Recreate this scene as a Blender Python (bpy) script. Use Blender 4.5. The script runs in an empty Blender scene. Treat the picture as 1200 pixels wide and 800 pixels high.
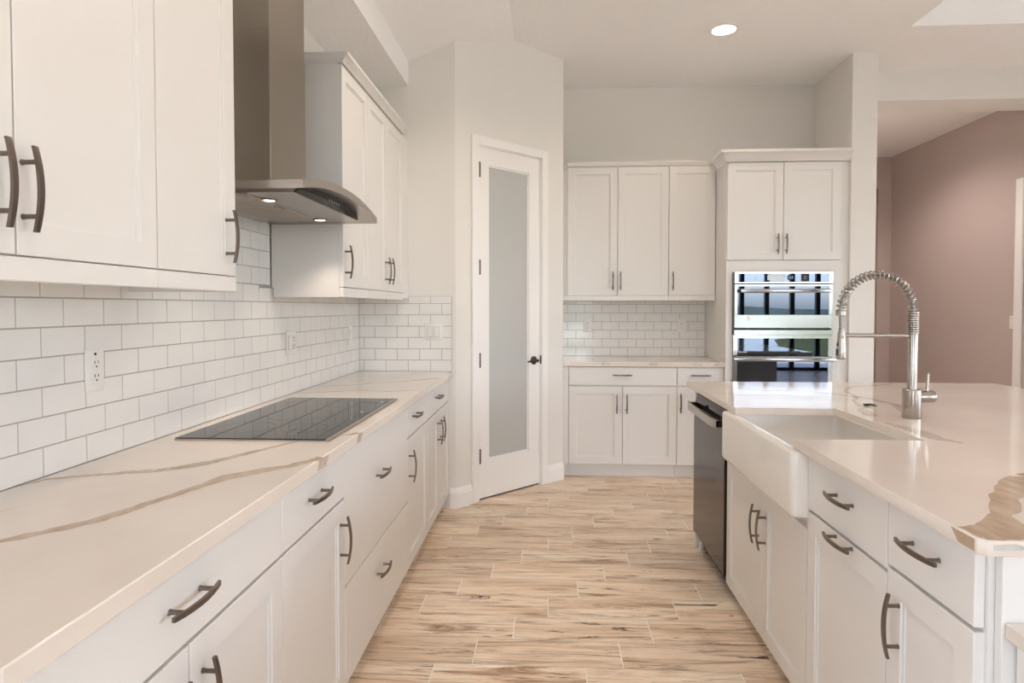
import bpy, bmesh, math, random
from mathutils import Vector, Matrix
random.seed(7)
S = bpy.context.scene
COL = S.collection
PI = math.pi

# ------------------------------------------------------------------ camera
cam = bpy.data.cameras.new('camera')
cam_ob = bpy.data.objects.new('camera', cam)
COL.objects.link(cam_ob)
cam.sensor_width = 36.0
cam.lens = 742.565 * 36.0 / 1200.0
cam.shift_y = -(400.0 - 380.193) / 1200.0
cam.clip_start = 0.02
cam_ob.location = (0, 0, 1.3413)
cam_ob.rotation_euler = (PI / 2 - 0.0275, 0, 0.0588)
S.camera = cam_ob

# ------------------------------------------------------------------ sky, sun, exposure
S.view_settings.view_transform = 'Standard'
S.view_settings.look = 'None'
S.view_settings.gamma = 1.0
S.view_settings.use_curve_mapping = False
S.view_settings.exposure = 0.69
S.cycles.max_bounces = 12
S.cycles.diffuse_bounces = 8
S.cycles.glossy_bounces = 6
S.cycles.transmission_bounces = 6
S.cycles.transparent_max_bounces = 12
S.cycles.caustics_reflective = False
S.cycles.caustics_refractive = False
S.cycles.sample_clamp_indirect = 6.0
S.cycles.use_denoising = True

SKY_STRENGTH = 1.0
SUN_STRENGTH = 9.0
CAN_POWER = 14.0
CAN_COLOR = (1.0, 0.82, 0.66)
HALL_FILL_POWER = 66.0
AISLE_FILL_POWER = 30.0
PORTAL_ON = True

w = bpy.data.worlds.new('sky')
S.world = w
w.use_nodes = True
nt = w.node_tree
sky = nt.nodes.new('ShaderNodeTexSky')
sky.sky_type = 'NISHITA'
sky.sun_disc = False
sky.sun_elevation = math.radians(50)
sky.sun_rotation = math.radians(20)
sky.air_density = 0.8
sky.dust_density = 1.5
hs = nt.nodes.new('ShaderNodeHueSaturation')
hs.inputs['Saturation'].default_value = 0.5
nt.links.new(sky.outputs[0], hs.inputs['Color'])
nt.links.new(hs.outputs[0], nt.nodes['Background'].inputs[0])
nt.nodes['Background'].inputs[1].default_value = SKY_STRENGTH

sun = bpy.data.lights.new('sun', 'SUN')
sun.energy = SUN_STRENGTH
sun.angle = math.radians(1.0)
sun.color = (1.0, 0.97, 0.94)
sun_ob = bpy.data.objects.new('sun', sun)
COL.objects.link(sun_ob)
sun_ob.rotation_euler = (math.radians(-32), 0, math.radians(35))     # high, from behind the house


# ------------------------------------------------------------------ materials
def mat(name, color, rough=0.5, metal=0.0, spec=0.5, coat=0.0, emit=None, emit_s=0.0, aniso=0.0):
    m = bpy.data.materials.new(name)
    m.use_nodes = True
    b = m.node_tree.nodes['Principled BSDF']
    b.inputs['Base Color'].default_value = (*color, 1)
    b.inputs['Roughness'].default_value = rough
    b.inputs['Metallic'].default_value = metal
    b.inputs['Specular IOR Level'].default_value = spec
    b.inputs['Coat Weight'].default_value = coat
    b.inputs['Coat Roughness'].default_value = 0.05
    b.inputs['Anisotropic'].default_value = aniso
    if emit:
        b.inputs['Emission Color'].default_value = (*emit, 1)
        b.inputs['Emission Strength'].default_value = emit_s
    return m


def nd(m, t, **kw):
    n = m.node_tree.nodes.new(t)
    for k, v in kw.items():
        setattr(n, k, v)
    return n


def lk(m, a, b):
    m.node_tree.links.new(a, b)


def coords(m, scale=(1, 1, 1)):
    tc = nd(m, 'ShaderNodeTexCoord')
    mp = nd(m, 'ShaderNodeMapping')
    mp.inputs['Scale'].default_value = scale
    lk(m, tc.outputs['Object'], mp.inputs['Vector'])
    return mp.outputs['Vector']


def add_bump(m, scale=(1, 1, 1), nscale=60, detail=3, strength=0.2, dist=0.002, lo=None, hi=None):
    v = coords(m, scale)
    n = nd(m, 'ShaderNodeTexNoise')
    n.inputs['Scale'].default_value = nscale
    n.inputs['Detail'].default_value = detail
    lk(m, v, n.inputs['Vector'])
    out = n.outputs[0]
    if lo is not None:
        r = nd(m, 'ShaderNodeMapRange')
        r.inputs['From Min'].default_value = lo
        r.inputs['From Max'].default_value = hi
        lk(m, out, r.inputs['Value'])
        out = r.outputs[0]
    bp = nd(m, 'ShaderNodeBump')
    bp.inputs['Strength'].default_value = strength
    bp.inputs['Distance'].default_value = dist
    lk(m, out, bp.inputs['Height'])
    lk(m, bp.outputs[0], m.node_tree.nodes['Principled BSDF'].inputs['Normal'])
    return m


def tint_noise(m, c1, c2, scale=(1, 1, 1), nscale=4, detail=4, lo=0.35, hi=0.65):
    v = coords(m, scale)
    n = nd(m, 'ShaderNodeTexNoise')
    n.inputs['Scale'].default_value = nscale
    n.inputs['Detail'].default_value = detail
    lk(m, v, n.inputs['Vector'])
    r = nd(m, 'ShaderNodeValToRGB')
    r.color_ramp.elements[0].position = lo
    r.color_ramp.elements[0].color = (*c1, 1)
    r.color_ramp.elements[1].position = hi
    r.color_ramp.elements[1].color = (*c2, 1)
    lk(m, n.outputs[0], r.inputs[0])
    lk(m, r.outputs[0], m.node_tree.nodes['Principled BSDF'].inputs['Base Color'])
    return m


M = {}
M['cabinet'] = add_bump(mat('cabinet_paint', (0.77, 0.755, 0.735), 0.38), nscale=90, strength=0.03, dist=0.001)
M['trim'] = mat('trim_paint', (0.88, 0.87, 0.855), 0.35)
M['wall'] = add_bump(mat('wall_paint', (0.79, 0.772, 0.74), 0.75, spec=0.25), nscale=120, strength=0.12, dist=0.001)
M['hall'] = add_bump(mat('hall_shade_tone', (0.52, 0.44, 0.415), 0.75, spec=0.25), nscale=120, strength=0.12, dist=0.001)  # wall tone darkened and pinked to carry the hall's dim light
M['ceiling'] = add_bump(mat('ceiling_texture', (0.89, 0.885, 0.88), 0.85, spec=0.2), nscale=34, detail=3,
                        strength=0.35, dist=0.004, lo=0.42, hi=0.6)
M['tile'] = tint_noise(mat('glazed_tile', (0.80, 0.79, 0.77), 0.07, spec=0.55), (0.79, 0.78, 0.76), (0.83, 0.82, 0.80), nscale=5)
M['grout'] = mat('tile_grout', (0.42, 0.39, 0.36), 0.85, spec=0.2)
M['quartz'] = tint_noise(mat('white_quartz', (0.80, 0.77, 0.73), 0.10), (0.72, 0.645, 0.575), (0.765, 0.695, 0.63), nscale=3)
M['vein'] = tint_noise(mat('quartz_vein', (0.5, 0.4, 0.3), 0.10), (0.40, 0.295, 0.20), (0.54, 0.42, 0.305), scale=(9, 3, 1), nscale=4, detail=6)
M['vein_light'] = tint_noise(mat('quartz_light_vein', (0.6, 0.5, 0.42), 0.10), (0.47, 0.385, 0.31), (0.63, 0.55, 0.475), scale=(9, 3, 1), nscale=5, detail=6)
M['vein_grey'] = tint_noise(mat('quartz_grey_vein', (0.5, 0.48, 0.45), 0.10), (0.45, 0.42, 0.39), (0.68, 0.65, 0.61), scale=(3, 9, 1), nscale=5, detail=6)
M['floor_grout'] = mat('floor_grout', (0.95, 0.90, 0.83), 0.85, spec=0.2)
M['handle'] = mat('brushed_bronze', (0.20, 0.165, 0.14), 0.32, metal=1.0)
M['nickel'] = mat('brushed_nickel', (0.43, 0.385, 0.345), 0.25, metal=1.0)
M['steel'] = add_bump(mat('brushed_steel', (0.34, 0.30, 0.255), 0.30, metal=1.0, aniso=0.4), scale=(1, 1, 60), nscale=20, strength=0.04, dist=0.0004)
M['steel_light'] = mat('hood_steel', (0.46, 0.42, 0.385), 0.30, metal=1.0)
M['steel_dark'] = add_bump(mat('black_stainless', (0.050, 0.037, 0.030), 0.17, metal=0.75, spec=0.3), scale=(1, 60, 1), nscale=20, strength=0.03, dist=0.0004)
M['oven_steel'] = mat('polished_steel', (0.42, 0.42, 0.43), 0.14, metal=1.0)
M['black_glass'] = mat('black_glass', (0.006, 0.006, 0.006), 0.05, spec=0.15)
M['mirror_glass'] = mat('mirrored_oven_glass', (0.095, 0.112, 0.145), 0.015, metal=1.0)
M['cook_glass'] = mat('cooktop_glass', (0.006, 0.005, 0.005), 0.03, spec=0.28)
M['black'] = mat('black_plastic', (0.015, 0.014, 0.014), 0.45)
M['gap'] = mat('dark_gap', (0.05, 0.045, 0.04), 0.7)
M['mesh'] = mat('filter_mesh', (0.55, 0.50, 0.45), 0.45, metal=1.0)
M['fireclay'] = mat('white_fireclay', (0.83, 0.805, 0.765), 0.16, spec=0.5)
M['frost'] = tint_noise(mat('frosted_glass', (0.62, 0.66, 0.63), 0.28, spec=0.6), (0.485, 0.495, 0.48), (0.515, 0.525, 0.51), nscale=0.8)
M['plastic'] = mat('white_plastic', (0.83, 0.81, 0.78), 0.3)
M['slot'] = mat('slot_black', (0.03, 0.028, 0.026), 0.5)
M['hinge'] = mat('dark_bronze', (0.09, 0.07, 0.055), 0.35, metal=1.0)
M['print'] = mat('white_print', (0.7, 0.7, 0.7), 0.5)
M['rubber'] = mat('grey_rubber', (0.09, 0.085, 0.08), 0.6)
M['hose'] = mat('grey_hose', (0.28, 0.27, 0.26), 0.4, metal=0.6)
M['lamp'] = mat('lamp_glow', (1, 1, 1), 0.5, emit=(1.0, 0.93, 0.84), emit_s=9.0)
M['hood_lamp'] = mat('hood_lamp_glow', (1, 1, 1), 0.5, emit=(1.0, 0.90, 0.78), emit_s=5.0)
M['frame_dark'] = mat('dark_window_frame', (0.012, 0.011, 0.011), 0.4)
M['lawn'] = tint_noise(mat('lawn_grass', (0.1, 0.16, 0.03), 0.9, spec=0.1), (0.05, 0.062, 0.02), (0.11, 0.12, 0.045), nscale=0.6, detail=6)
M['water'] = mat('pond_water', (0.06, 0.10, 0.14), 0.05)
M['patio'] = mat('patio_concrete', (0.66, 0.645, 0.62), 0.8)
M['hill'] = tint_noise(mat('far_hills', (0.12, 0.16, 0.14), 0.9, spec=0.1), (0.09, 0.12, 0.11), (0.16, 0.2, 0.19), nscale=0.1)


def make_floor_mat():
    m = bpy.data.materials.new('wood_look_tile')
    m.use_nodes = True
    b = m.node_tree.nodes['Principled BSDF']
    b.inputs['Roughness'].default_value = 0.42
    b.inputs['Specular IOR Level'].default_value = 0.35
    geo = nd(m, 'ShaderNodeNewGeometry')
    tc = nd(m, 'ShaderNodeTexCoord')
    r = geo.outputs['Random Per Island']
    comb = nd(m, 'ShaderNodeCombineXYZ')
    mul = nd(m, 'ShaderNodeMath', operation='MULTIPLY')
    mul.inputs[1].default_value = 47.0
    lk(m, r, mul.inputs[0])
    lk(m, mul.outputs[0], comb.inputs[0])
    mul2 = nd(m, 'ShaderNodeMath', operation='MULTIPLY')
    mul2.inputs[1].default_value = 23.0
    lk(m, r, mul2.inputs[0])
    lk(m, mul2.outputs[0], comb.inputs[2])
    add = nd(m, 'ShaderNodeVectorMath', operation='ADD')
    lk(m, tc.outputs['Object'], add.inputs[0])
    lk(m, comb.outputs[0], add.inputs[1])

    def noise(scale, ns, det, dist=0.0, rough=0.55):
        mp = nd(m, 'ShaderNodeMapping')
        mp.inputs['Scale'].default_value = scale
        lk(m, add.outputs[0], mp.inputs['Vector'])
        n = nd(m, 'ShaderNodeTexNoise')
        n.inputs['Scale'].default_value = ns
        n.inputs['Detail'].default_value = det
        n.inputs['Distortion'].default_value = dist
        n.inputs['Roughness'].default_value = rough
        lk(m, mp.outputs[0], n.inputs['Vector'])
        return n.outputs[0]

    def ramp(src, stops):
        rp = nd(m, 'ShaderNodeValToRGB')
        cr = rp.color_ramp
        cr.elements[0].position, cr.elements[0].color = stops[0][0], (*stops[0][1], 1)
        cr.elements[1].position, cr.elements[1].color = stops[-1][0], (*stops[-1][1], 1)
        for p, c in stops[1:-1]:
            e = cr.elements.new(p)
            e.color = (*c, 1)
        lk(m, src, rp.inputs[0])
        return rp.outputs[0]

    def mix(fac, a, bb, mode='MIX'):
        mx = nd(m, 'ShaderNodeMix', data_type='RGBA', blend_type=mode)
        if isinstance(fac, float):
            mx.inputs['Factor'].default_value = fac
        else:
            lk(m, fac, mx.inputs['Factor'])
        for i, s in ((6, a), (7, bb)):
            if isinstance(s, tuple):
                mx.inputs[i].default_value = (*s, 1)
            else:
                lk(m, s, mx.inputs[i])
        return mx.outputs[2]

    base = ramp(noise((0.9, 5.5, 1), 1.7, 4, 0.4), [(0.32, FLOOR_C[0]), (0.5, FLOOR_C[1]), (0.66, FLOOR_C[2])])
    grain = ramp(noise((1.6, 26, 1), 2.4, 6, 0.5, 0.7), [(0.36, (0.50, 0.44, 0.39)), (0.52, (1, 1, 1))])
    c = mix(0.55, base, grain, 'MULTIPLY')
    streak = ramp(noise((0.85, 9, 1), 2.0, 7, 1.0, 0.68), [(0.535, (0, 0, 0)), (0.66, (1, 1, 1))])
    c = mix(streak, c, FLOOR_C[3])
    fine = ramp(noise((1.7, 30, 1), 1.5, 6, 1.0, 0.72), [(0.585, (0, 0, 0)), (0.655, (1, 1, 1))])
    c = mix(fine, c, FLOOR_C[4])
    knot = ramp(noise((1.5, 11, 1), 1.3, 6, 1.6, 0.66), [(0.625, (0, 0, 0)), (0.68, (1, 1, 1))])
    c = mix(knot, c, FLOOR_C[5])
    pl = ramp(r, [(0.0, (0.88, 0.87, 0.86)), (1.0, (1.06, 1.06, 1.06))])
    c = mix(1.0, c, pl, 'MULTIPLY')
    lk(m, c, b.inputs['Base Color'])
    bp = nd(m, 'ShaderNodeBump')
    bp.inputs['Strength'].default_value = 0.15
    bp.inputs['Distance'].default_value = 0.001
    lk(m, grain, bp.inputs['Height'])
    lk(m, bp.outputs[0], b.inputs['Normal'])
    return m


FLOOR_C = [(0.74, 0.56, 0.41), (0.90, 0.735, 0.57), (0.95, 0.83, 0.68), (0.34, 0.205, 0.12), (0.20, 0.115, 0.065), (0.085, 0.05, 0.03)]
M['floor'] = make_floor_mat()


# ------------------------------------------------------------------ mesh builder
class MB:
    def __init__(self):
        self.bm = bmesh.new()

    def face(self, pts, mi=0):
        f = self.bm.faces.new([self.bm.verts.new(p) for p in pts])
        f.material_index = mi
        return f

    def box(self, x0, x1, y0, y1, z0, z1, bevel=0.0, mi=0, seg=1):
        bm = self.bm
        v = [bm.verts.new((x, y, z)) for z in (z0, z1) for y in (y0, y1) for x in (x0, x1)]
        fs = []
        for q in ((0, 2, 3, 1), (4, 5, 7, 6), (0, 1, 5, 4), (2, 6, 7, 3), (0, 4, 6, 2), (1, 3, 7, 5)):
            f = bm.faces.new([v[i] for i in q])
            f.material_index = mi
            fs.append(f)
        if bevel:
            es = list({e for f in fs for e in f.edges})
            r = bmesh.ops.bevel(bm, geom=es, offset=bevel, segments=seg, affect='EDGES', profile=0.5)
            for f in r['faces']:
                f.material_index = mi
        return self

    def prism(self, poly, axis, a, b, mi=0, bevel=0.0, seg=1):
        """poly: 2-d points; axis 'x': (y,z), 'y': (x,z), 'z': (x,y); extruded from a to b along the axis."""
        def p3(p, t):
            return {'x': (t, p[0], p[1]), 'y': (p[0], t, p[1]), 'z': (p[0], p[1], t)}[axis]
        bm = self.bm
        A = [bm.verts.new(p3(p, a)) for p in poly]
        B = [bm.verts.new(p3(p, b)) for p in poly]
        n = len(poly)
        fs = [bm.faces.new(A[::-1]), bm.faces.new(B)]
        for i in range(n):
            fs.append(bm.faces.new((A[i], A[(i + 1) % n], B[(i + 1) % n], B[i])))
        for f in fs:
            f.material_index = mi
        if bevel:
            es = list({e for f in fs for e in f.edges})
            r = bmesh.ops.bevel(bm, geom=es, offset=bevel, segments=seg, affect='EDGES', profile=0.5)
            for f in r['faces']:
                f.material_index = mi
        return self

    def loft(self, loops, mi=0, cap0=True, cap1=True):
        bm = self.bm
        L = [[bm.verts.new(p) for p in lp] for lp in loops]
        n = len(L[0])
        for a, b in zip(L, L[1:]):
            for i in range(n):
                f = bm.faces.new((a[i], a[(i + 1) % n], b[(i + 1) % n], b[i]))
                f.material_index = mi
        if cap0:
            bm.faces.new(L[0][::-1]).material_index = mi
        if cap1:
            bm.faces.new(L[-1]).material_index = mi
        return self

    def tube(self, pts, r, n=10, mi=0):
        pts = [Vector(p) for p in pts]
        rs = r if isinstance(r, (list, tuple)) else [r] * len(pts)
        loops = []
        t0 = (pts[1] - pts[0]).normalized()
        up = Vector((0, 0, 1)) if abs(t0.z) < 0.9 else Vector((1, 0, 0))
        u = t0.cross(up).normalized()
        for i, p in enumerate(pts):
            t = (pts[min(i + 1, len(pts) - 1)] - pts[max(i - 1, 0)]).normalized()
            u = (u - t * u.dot(t)).normalized()
            v = t.cross(u)
            loops.append([p + (u * math.cos(2 * PI * k / n) + v * math.sin(2 * PI * k / n)) * rs[i] for k in range(n)])
        return self.loft(loops, mi)

    def lathe(self, prof, c=(0, 0, 0), axis='z', n=24, mi=0):
        def p3(r, h, a):
            x, y = r * math.cos(a), r * math.sin(a)
            q = {'z': (x, y, h), 'x': (h, x, y), 'y': (y, h, x)}[axis]
            return (c[0] + q[0], c[1] + q[1], c[2] + q[2])
        return self.loft([[p3(max(r, 1e-5), h, 2 * PI * k / n) for k in range(n)] for r, h in prof], mi)

    def shaker(self, x0, x1, z0, z1, t=0.02, fr=0.058, rec=0.009, mi=0):
        """shaker door: front face at y=0, back at y=t, panel sunk by rec behind a stepped frame"""
        def ring(a, c, y):
            return [(x0 + a, y, z0 + c), (x1 - a, y, z0 + c), (x1 - a, y, z1 - c), (x0 + a, y, z1 - c)]
        e = 0.0015
        self.loft([ring(0, 0, t), ring(0, 0, e), ring(e, e, 0), ring(fr, fr, 0), ring(fr + 0.001, fr + 0.001, rec * 0.55),
                   ring(fr + 0.008, fr + 0.008, rec * 0.62), ring(fr + 0.0085, fr + 0.0085, rec)], mi)
        return self

    def xform(self, mtx):
        bmesh.ops.transform(self.bm, matrix=mtx, verts=self.bm.verts)
        return self

    def mesh(self, name, mats, smooth=True, angle=32):
        bmesh.ops.recalc_face_normals(self.bm, faces=self.bm.faces)
        me = bpy.data.meshes.new(name)
        self.bm.to_mesh(me)
        self.bm.free()
        for m in (mats if isinstance(mats, (list, tuple)) else [mats]):
            me.materials.append(m)
        if smooth:
            for p in me.polygons:
                p.use_smooth = True
            me.set_sharp_from_angle(angle=math.radians(angle))
        return me

    def build(self, name, mats, parent=None, smooth=True, angle=32, loc=None):
        return put(name, self.mesh(name, mats, smooth, angle), parent, loc)


def put(name, me, parent=None, loc=None, rot=None):
    o = bpy.data.objects.new(name, me)
    COL.objects.link(o)
    if parent:
        o.parent = parent
    if loc:
        o.location = loc
    if rot:
        o.rotation_euler = rot
    return o


def tag(o, label, cat, group=None):
    o['label'] = label
    o['category'] = cat
    if group:
        o['group'] = group
    return o


def thing(name, label, cat, loc=(0, 0, 0), rotz=0.0, group=None):
    o = bpy.data.objects.new(name, None)
    COL.objects.link(o)
    o.empty_display_size = 0.1
    o.location = loc
    o.rotation_euler = (0, 0, rotz)
    return tag(o, label, cat, group)


def struct(o):
    o['kind'] = 'structure'
    return o


# ------------------------------------------------------------------ key planes (metres)
XL = -1.279          # left wall
XLF = -0.665         # face of the left base doors
XLU = -0.934         # face of the left upper doors
YS = 4.178           # short wall at the end of the left run
YB = 5.5965          # back wall of the kitchen
XSB = 0.105          # side wall beside the back run
XC1, XC2, YC = 2.262, 2.445, 4.926      # column (wing wall)
YH0, YH1, ZH = 5.31, 5.64, 3.0          # header over the hall opening
XR, YN = 6.9, -3.9                      # right and rear ends of the room
ZC = 3.24
XISL = 0.815         # face of the island doors
# wall with the pantry door: from P0 to P1
P0 = Vector((-0.621, YS, 0))
P1 = Vector((XSB, 4.941, 0))
PD = (P1 - P0)
PLEN = PD.length
PANG = math.atan2(PD.y, PD.x)

# ------------------------------------------------------------------ floor
def build_floor():
    mb = MB()
    g = 0.0024
    pit, ln = 0.1885, 0.565
    for k in range(-37, 38):
        y0 = 2.335 + pit * k
        xo = -0.287 + 0.14125 * k
        n0 = math.floor((-1.4 - xo) / ln)
        n = n0
        while xo + n * ln < XR + 0.1:
            xa = xo + n * ln
            mb.face([(xa + g, y0 + g, 0), (xa + ln - g, y0 + g, 0), (xa + ln - g, y0 + pit - g, 0), (xa + g, y0 + pit - g, 0)], 0)
            n += 1
    mb.box(-1.9, XR + 0.2, YN - 0.1, 9.6, -0.05, -0.0015, mi=1)
    struct(mb.build('floor', [M['floor'], M['floor_grout']], smooth=False))


build_floor()

# ------------------------------------------------------------------ walls
def wall(name, *boxes, m='wall', parent=None):
    mb = MB()
    for b in boxes:
        mb.box(*b)
    return struct(mb.build(name, M[m], smooth=False))


wall('wall_left', (XL - 0.12, XL, 0.28, YS + 0.12, 0, 3.4), (XL - 0.12, XL, YN, -3.28, 0, 3.4), (XL - 0.12, XL, -3.28, 0.28, 2.83, 3.4))
wall('wall_end', (XL, P0.x, YS, YS + 0.11, 0, 3.4))
wall('wall_back', (XSB - 0.1, XC1, YB, YB + 0.12, 0, 3.4))
wall('wall_nook', (XSB - 0.11, XSB, P1.y + 0.04, YB, 0, 3.4))
wall('wall_column', (XC1, XC2, YC, 8.0, 0, 3.4))
wall('wall_header', (XC2, XR, YH0, YH1, ZH, 3.4), (4.102, XR, YH0, YH1 - 0.01, 0, ZH))
wall('wall_right', (XR, XR + 0.12, YN, -2.64, 0, 3.6), (XR, XR + 0.12, 3.54, YH0, 0, 3.6), (XR, XR + 0.12, -2.64, 3.54, 2.83, 3.6))
wall('wall_hall', (4.1, 4.22, YH1 - 0.01, 8.0, 0, 3.4), m='hall')
wall('wall_far', (3.945, 4.1, 7.9, 8.0, 0, 3.4), (XC2, 3.945, 7.9, 8.0, 2.765, 3.4),
     (XC2 - 0.1, 4.2, 9.3, 9.4, 0, 3.4), (XC2 - 0.2, XC2 - 0.1, 8.0, 9.4, 0, 3.4), (4.1, 4.2, 8.0, 9.4, 0, 3.4), m='hall')

# angled pantry wall, local frame: x along the wall, y into the pantry
DX0, DW, DH = 0.193, 0.617, 2.447          # door opening along the wall
pw = MB()
pw.box(0, DX0, 0, 0.11, 0, 3.4)
pw.box(DX0 + DW, PLEN, 0, 0.11, 0, 3.4)
pw.box(DX0, DX0 + DW, 0, 0.11, DH, 3.4)
o = struct(pw.build('wall_pantry', M['wall'], smooth=False, loc=(P0.x, P0.y, 0)))
o.rotation_euler = (0, 0, PANG)

# ceiling: flat part with a raised tray, the sloped part over the left run, the hall ceiling
cm = MB()
XK = -0.25
TX0, TX1, TY0, TY1, TZ = 2.44, 6.3, -3.0, 4.49, 3.56
cm.box(XK, TX0, YN, YB + 0.1, ZC, ZC + 0.1)
cm.box(TX0, XR, TY1, YH0 + 0.02, ZC, ZC + 0.1)
cm.box(TX0, XR, YN, TY0, ZC, ZC + 0.1)
cm.box(TX1, XR, TY0, TY1, ZC, ZC + 0.1)
cm.box(TX0 - 0.05, TX1 + 0.05, TY0 - 0.05, TY1 + 0.05, TZ, TZ + 0.1)
cm.box(TX0 - 0.06, TX0 + 0.001, TY0, TY1, ZC + 0.001, TZ + 0.05)
cm.box(TX1 - 0.001, TX1 + 0.06, TY0, TY1, ZC + 0.001, TZ + 0.05)
cm.box(TX0 - 0.06, TX1 + 0.06, TY0 - 0.06, TY0 + 0.001, ZC + 0.001, TZ + 0.05)
cm.box(TX0 - 0.06, TX1 + 0.06, TY1 - 0.001, TY1 + 0.06, ZC + 0.001, TZ + 0.05)
zs = ZC - 0.41 * (XK - (-0.94))
cm.prism([(XK, ZC), (XK, ZC + 0.1), (-0.94, zs + 0.12), (-0.94, zs)], 'y', YN, YS + 0.8)
cm.box(XC2, 4.15, YH1 - 0.2, 9.4, 3.14, 3.28)
struct(cm.build('ceiling', M['ceiling'], smooth=False))
sf = MB()
sf.box(XL, -0.932, YN, YS, 2.80, 3.3)
struct(sf.build('ceiling_soffit', M['ceiling'], smooth=False))

# baseboards: stepped profile extruded, local x along the wall, y=0 wall surface, -y into the room
def baseboard(name, length, loc, rot=0.0, mitre0=0.0, mitre1=0.0):
    prof = [(0, 0), (-0.016, 0), (-0.016, 0.095), (-0.012, 0.104), (-0.012, 0.112), (-0.006, 0.124), (-0.004, 0.132), (0, 0.132)]
    mb = MB()
    bm = mb.bm
    A = [bm.verts.new((0 + y * mitre0, y, z)) for y, z in prof]
    B = [bm.verts.new((length - y * mitre1, y, z)) for y, z in prof]
    n = len(prof)
    bm.faces.new(A[::-1])
    bm.faces.new(B)
    for i in range(n):
        bm.faces.new((A[i], A[(i + 1) % n], B[(i + 1) % n], B[i]))
    o = struct(mb.build(name, M['trim'], smooth=False, loc=loc))
    o.rotation_euler = (0, 0, rot)


tn = math.tan(math.radians(22.8))
CAS = 0.06
baseboard('baseboard_end', 0.039, (P0.x - 0.039, YS, 0), 0, 0, tn)
baseboard('baseboard_pantry', DX0 - CAS, (P0.x, P0.y, 0), PANG, tn * -1 * -1, 0)
baseboard('baseboard_nook', PLEN - DX0 - DW - CAS, (P0.x + PD.normalized().x * (DX0 + DW + CAS), P0.y + PD.normalized().y * (DX0 + DW + CAS), 0), PANG)
baseboard('baseboard_hall', 1.9, (4.1, 7.9, 0), -PI / 2)
baseboard('baseboard_column', XC2 - XC1, (XC1, YC, 0), 0)

# hall door casing on the hall wall
trm = MB()
trm.box(4.08, 4.1, 5.75, 5.835, 0, 2.46, 0.003)
struct(trm.build('trim_1', M['trim']))


# ------------------------------------------------------------------ pantry door (structure)
door = MB()
zb, zt = 0.012, DH - 0.004
x0, x1 = DX0 + 0.004, DX0 + DW - 0.004
gx0, gx1, gz0, gz1 = DX0 + 0.108, DX0 + DW - 0.112, 0.272, 2.325
yd = 0.012
door.box(x0, gx0, yd, yd + 0.04, zb, zt)
door.box(gx1, x1, yd, yd + 0.04, zb, zt)
door.box(gx0, gx1, yd, yd + 0.04, zb, gz0)
door.box(gx0, gx1, yd, yd + 0.04, gz1, zt)
for a in ((gx0, gx0 + 0.012, gz0, gz1), (gx1 - 0.012, gx1, gz0, gz1), (gx0, gx1, gz0, gz0 + 0.012), (gx0, gx1, gz1 - 0.012, gz1)):
    door.box(a[0], a[1], yd + 0.007, yd + 0.03, a[2], a[3], 0.002)
door_ob = struct(door.build('door_1', M['trim'], loc=(P0.x, P0.y, 0)))
door_ob.rotation_euler = (0, 0, PANG)
MB().box(gx0 + 0.005, gx1 - 0.005, yd + 0.016, yd + 0.024, gz0 + 0.005, gz1 - 0.005).build('glass_pane', M['frost'], door_ob)
cs = MB()
for a in ((DX0 - CAS, DX0, 0, DH + CAS), (DX0 + DW, DX0 + DW + CAS, 0, DH + CAS), (DX0, DX0 + DW, DH, DH + CAS)):
    cs.box(a[0], a[1], -0.018, 0.0, a[2], a[3], 0.003)
cs.box(DX0 - 0.004, DX0 + 0.003, -0.004, 0.1, 0, DH)
cs.box(DX0 + DW - 0.003, DX0 + DW + 0.004, -0.004, 0.1, 0, DH)
cs.box(DX0, DX0 + DW, -0.004, 0.1, DH - 0.003, DH + 0.003)
cs.build('casing', M['trim'], door_ob)
MB().box(DX0, DX0 + DW, 0.02, 0.10, 0, 0.011).build('threshold', M['gap'], door_ob)
hm = MB()
hm.box(-0.003, 0.016, -0.004, 0.006, -0.05, 0.05, 0.001)
hm.tube([(0.001, -0.006, -0.052), (0.001, -0.006, 0.052)], 0.006, 8)
hm = hm.mesh('hinge', M['hinge'])
for z in (2.28, 1.615, 0.975, 0.31):
    put('hinge', hm, door_ob, (DX0 + 0.009, yd - 0.010, z))
lv = MB()
lx, lz = DX0 + DW - 0.067, 0.945
lv.lathe([(0.031, 0), (0.031, -0.008), (0.026, -0.012), (0.012, -0.014), (0.011, -0.05), (0.0, -0.052)], (lx, yd, lz), 'y', 20)
lv.tube([(lx, yd - 0.045, lz), (lx - 0.03, yd - 0.05, lz), (lx - 0.10, yd - 0.045, lz - 0.003)], [0.010, 0.009, 0.006], 10)
lv.build('lever_handle', M['hinge'], door_ob)
MB().box(DX0 + DW - 0.004, DX0 + DW + 0.012, yd - 0.018, yd - 0.002, 0.915, 0.98, 0.002).build('strike_plate', M['hinge'], door_ob)


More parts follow.
